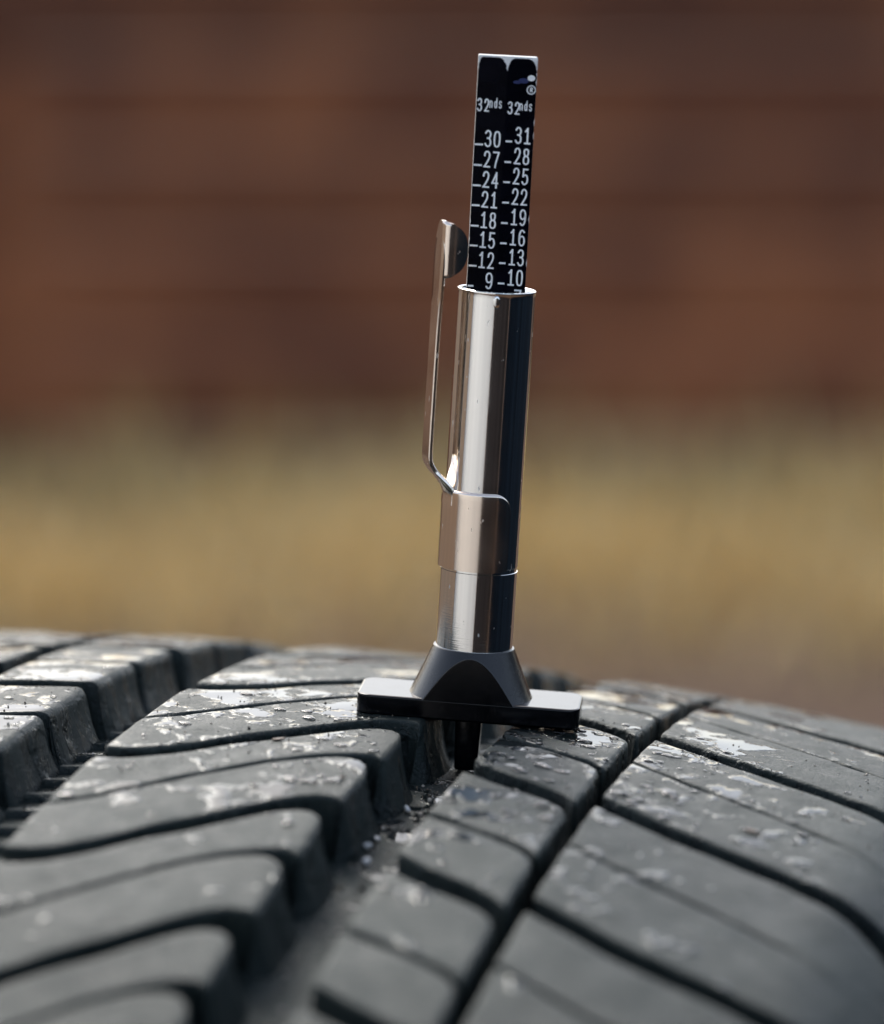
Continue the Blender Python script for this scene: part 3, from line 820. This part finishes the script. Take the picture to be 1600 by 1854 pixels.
text_mesh('registered_letter', 'R', 2.78, zr_-.29, .42, .58, 0, pen=.11)
ring(2.92, hz(137.7)-.1, .001, .46, 'logo_dot', WHITE_INK, .78)
ring(2.0, hz(143)-.1, .001, .62, 'logo_swash', BLUE_INK, .5)
ring(1.25, hz(146)-.1, .001, .5, 'logo_swash', BLUE_INK, .4)

# ------------------------------------------------------------------ water drops, grit and gravel on the tread
def on_block(l, sp, margin):
    for rb in RIBS.values():
        if rb['l0']+margin < l < rb['l1']-margin:
            for c, wd in ((rb['slot'], rb['sw']), (rb['sipe'], rb['pw'])):
                d = (sp - float(c(l))) % 33.0
                if min(d, 33.0-d) < float(wd(l))/2 + margin: return False
            return True
    return False
def drops():
    V, F = [], []
    zones = [(5, 19.4, -36, 12, 80), (22, 32, -32, 12, 45), (32, 50, -36, 0, 14), (-36, -6, -50, 6, 26), (-60, -49, -30, 10, 10), (5, 19, -62, -36, 4), (-16, -6, -34, -8, 18)]
    for (la, lb, sa, sb, n) in zones:
        k = 0; tries = 0
        while k < n and tries < 4000:
            tries += 1
            l, sp = rng.uniform(la, lb), rng.uniform(sa, sb); r = min(1.2, rng.lognormal(-1.0, .45))
            if not on_block(l, sp, r*.8+.35): continue
            k += 1
            ex = rng.uniform(1, 1.5); an = rng.uniform(-.9, .6); ph = rng.uniform(0, 6.28, 3); b = len(V); seg, ringn = 24, 6
            hh = r*rng.uniform(.22, .36)
            V.append(surf(l, smap(sp), hh+.05))
            for q in range(1, ringn+1):
                u = q/ringn; zz = hh*math.cos(u*math.pi/2)**.8 + .05 - (.12 if q == ringn else 0)
                for a_ in range(seg):
                    a = 2*math.pi*a_/seg; rr2 = r*math.sin(u*math.pi/2)*(1+.13*math.sin(2*a+ph[0])+.10*math.sin(3*a+ph[1]))
                    x, y = rr2*ex*math.cos(a), rr2*math.sin(a)
                    V.append(surf(l+x*math.cos(an)-y*math.sin(an), smap(sp+x*math.sin(an)+y*math.cos(an)), zz))
            F += [(b, b+1+a_, b+1+(a_+1) % seg) for a_ in range(seg)]
            for q in range(ringn-1):
                for a_ in range(seg):
                    i0 = b+1+q*seg; j_ = (a_+1) % seg
                    F.append((i0+a_, i0+seg+a_, i0+seg+j_, i0+j_))
    V = np.array([np.array(v) for v in V])
    o = mesh_obj('water_drops', T(V), F, WATER)
    o.matrix_world = tyre.matrix_world
    tag(o, 'clear water drops scattered over the tops of the tread blocks', 'water', kind='stuff')
drops()
ICO = bmesh.new(); bmesh.ops.create_icosphere(ICO, subdivisions=1, radius=1.0)
ICO_V = np.array([tuple(v.co) for v in ICO.verts]); ICO_F = [tuple(v.index for v in f.verts) for f in ICO.faces]; ICO.free()
def grit():
    V, F = [], []
    zones = [(-37, -6, -40, 16, 300, 0), (5, 19.4, -30, 12, 70, 0), (22, 54, -40, 12, 150, 0), (-60, -49, -30, 15, 80, 0), (-4, 4, -98, 6, 620, 1), (-46, -38, -45, 5, 60, 1)]
    for (la, lb, sa, sb, n, fl) in zones:
        k = 0
        while k < n:
            l, sp = rng.uniform(la, lb), rng.uniform(sa, sb)
            if not fl and not on_block(l, sp, .4): continue
            k += 1
            r = min(.28, rng.lognormal(-2.6, .45))*(1.4 if fl else 1); hh = -DEPTH if fl else 0
            c = surf(l, smap(sp), hh+r*.4)
            v = ICO_V*(r*rng.uniform(.6, 1.2, 3)) + rng.normal(0, r*.12, ICO_V.shape); b = len(V)
            V += list(c+v); F += [tuple(b+i for i in f) for f in ICO_F]
    M = Mat('grit'); geo = M.n('ShaderNodeNewGeometry')
    cr = M.n('ShaderNodeValToRGB'); M.l(geo.outputs['Random Per Island'], cr.inputs[0])
    e = cr.color_ramp.elements; e[0].color = (.03, .028, .025, 1); e[1].color = (.55, .50, .42, 1)
    x_ = e.new(.45); x_.color = (.18, .14, .10, 1)
    M.set(Base_Color=cr.outputs[0], Roughness=.7)
    o = mesh_obj('grit', T(np.array(V)), F, M.m, smooth=False); o.matrix_world = tyre.matrix_world
    tag(o, 'sandy grit strewn over the tread blocks and groove floor', 'grit', kind='stuff')
grit()
STONE = simple('pale_stone', (.62, .61, .58), .45, scale=900, bump=(1500, .3, .0002))
LEAF = simple('dead_leaf', (.075, .045, .028), .6, scale=900)
def chip(l, sp, r, seed, label, h=-DEPTH):
    lr = np.random.default_rng(seed)
    bm = bmesh.new(); bmesh.ops.create_icosphere(bm, subdivisions=1, radius=1.0)
    for v in bm.verts: v.co *= lr.uniform(.6, 1.25)
    sc_ = lr.uniform(.45, 1.1, 3)
    pl = lr.normal(0, 1, (7, 3)); pl /= np.linalg.norm(pl, axis=1)[:, None]
    for v in bm.verts:
        c = np.array(v.co)
        for q in pl:
            d = c @ q
            if d > .55: c = c - q*(d-.55)
        v.co = Vector(c*sc_*r*.95*MM)
    o = bm_obj('gravel_chip', bm, STONE, sharp=8)
    o.matrix_world = tyre.matrix_world @ Matrix.Translation(Vector(T(surf(l, sp, h+r*.55))[0])) @ Euler(tuple(lr.uniform(0, 6, 3))).to_matrix().to_4x4()
    tag(o, label, 'gravel', 'pale gravel chips on the groove floor')
chip(-2.2, -19.1, .95, 1, 'pale gravel chip on the groove floor between the gauge pin and the cluster')
chip(-2.8, -34.0, 1.05, 2, 'largest pale gravel chip of the cluster lying deep in the wide groove')
chip(-1.6, -38.2, .85, 3, 'pale gravel chip at the near edge of the cluster in the wide groove')
chip(-2.6, -30.6, .55, 4, 'small pale gravel chip at the far edge of the cluster in the wide groove')
chip(-3.3, 2.4, .7, 5, 'pale gravel chip on the groove floor just left of the gauge pin')
def flake(l, sp, a, b_, ang, label):
    V, F = [], []
    n = 8
    for i in range(n):
        t_ = 2*math.pi*i/n; x, y = a*math.cos(t_)*(1+.2*math.sin(3*t_)), b_*math.sin(t_)
        c_, s_ = math.cos(ang), math.sin(ang)
        for hh in (.04, .22): V.append(surf(l+x*c_-y*s_, sp+x*s_+y*c_, hh+.1*math.cos(t_)))
    for i in range(n):
        j = (i+1) % n; F.append((2*i, 2*j, 2*j+1, 2*i+1))
    F.append(tuple(2*i+1 for i in range(n))); F.append(tuple(2*i for i in range(n-1, -1, -1)))
    o = mesh_obj('leaf_flake', T(np.array([np.array(v) for v in V])), F, LEAF, sharp=40); o.matrix_world = tyre.matrix_world
    tag(o, label, 'leaf flake')
flake(-18.3, -20.3, .8, .3, .4, 'tiny brown leaf flake on the slanted block left of the gauge')
flake(40.1, -25.3, 1.0, .45, -.5, 'tiny dark leaf flake on the long shoulder block at right')
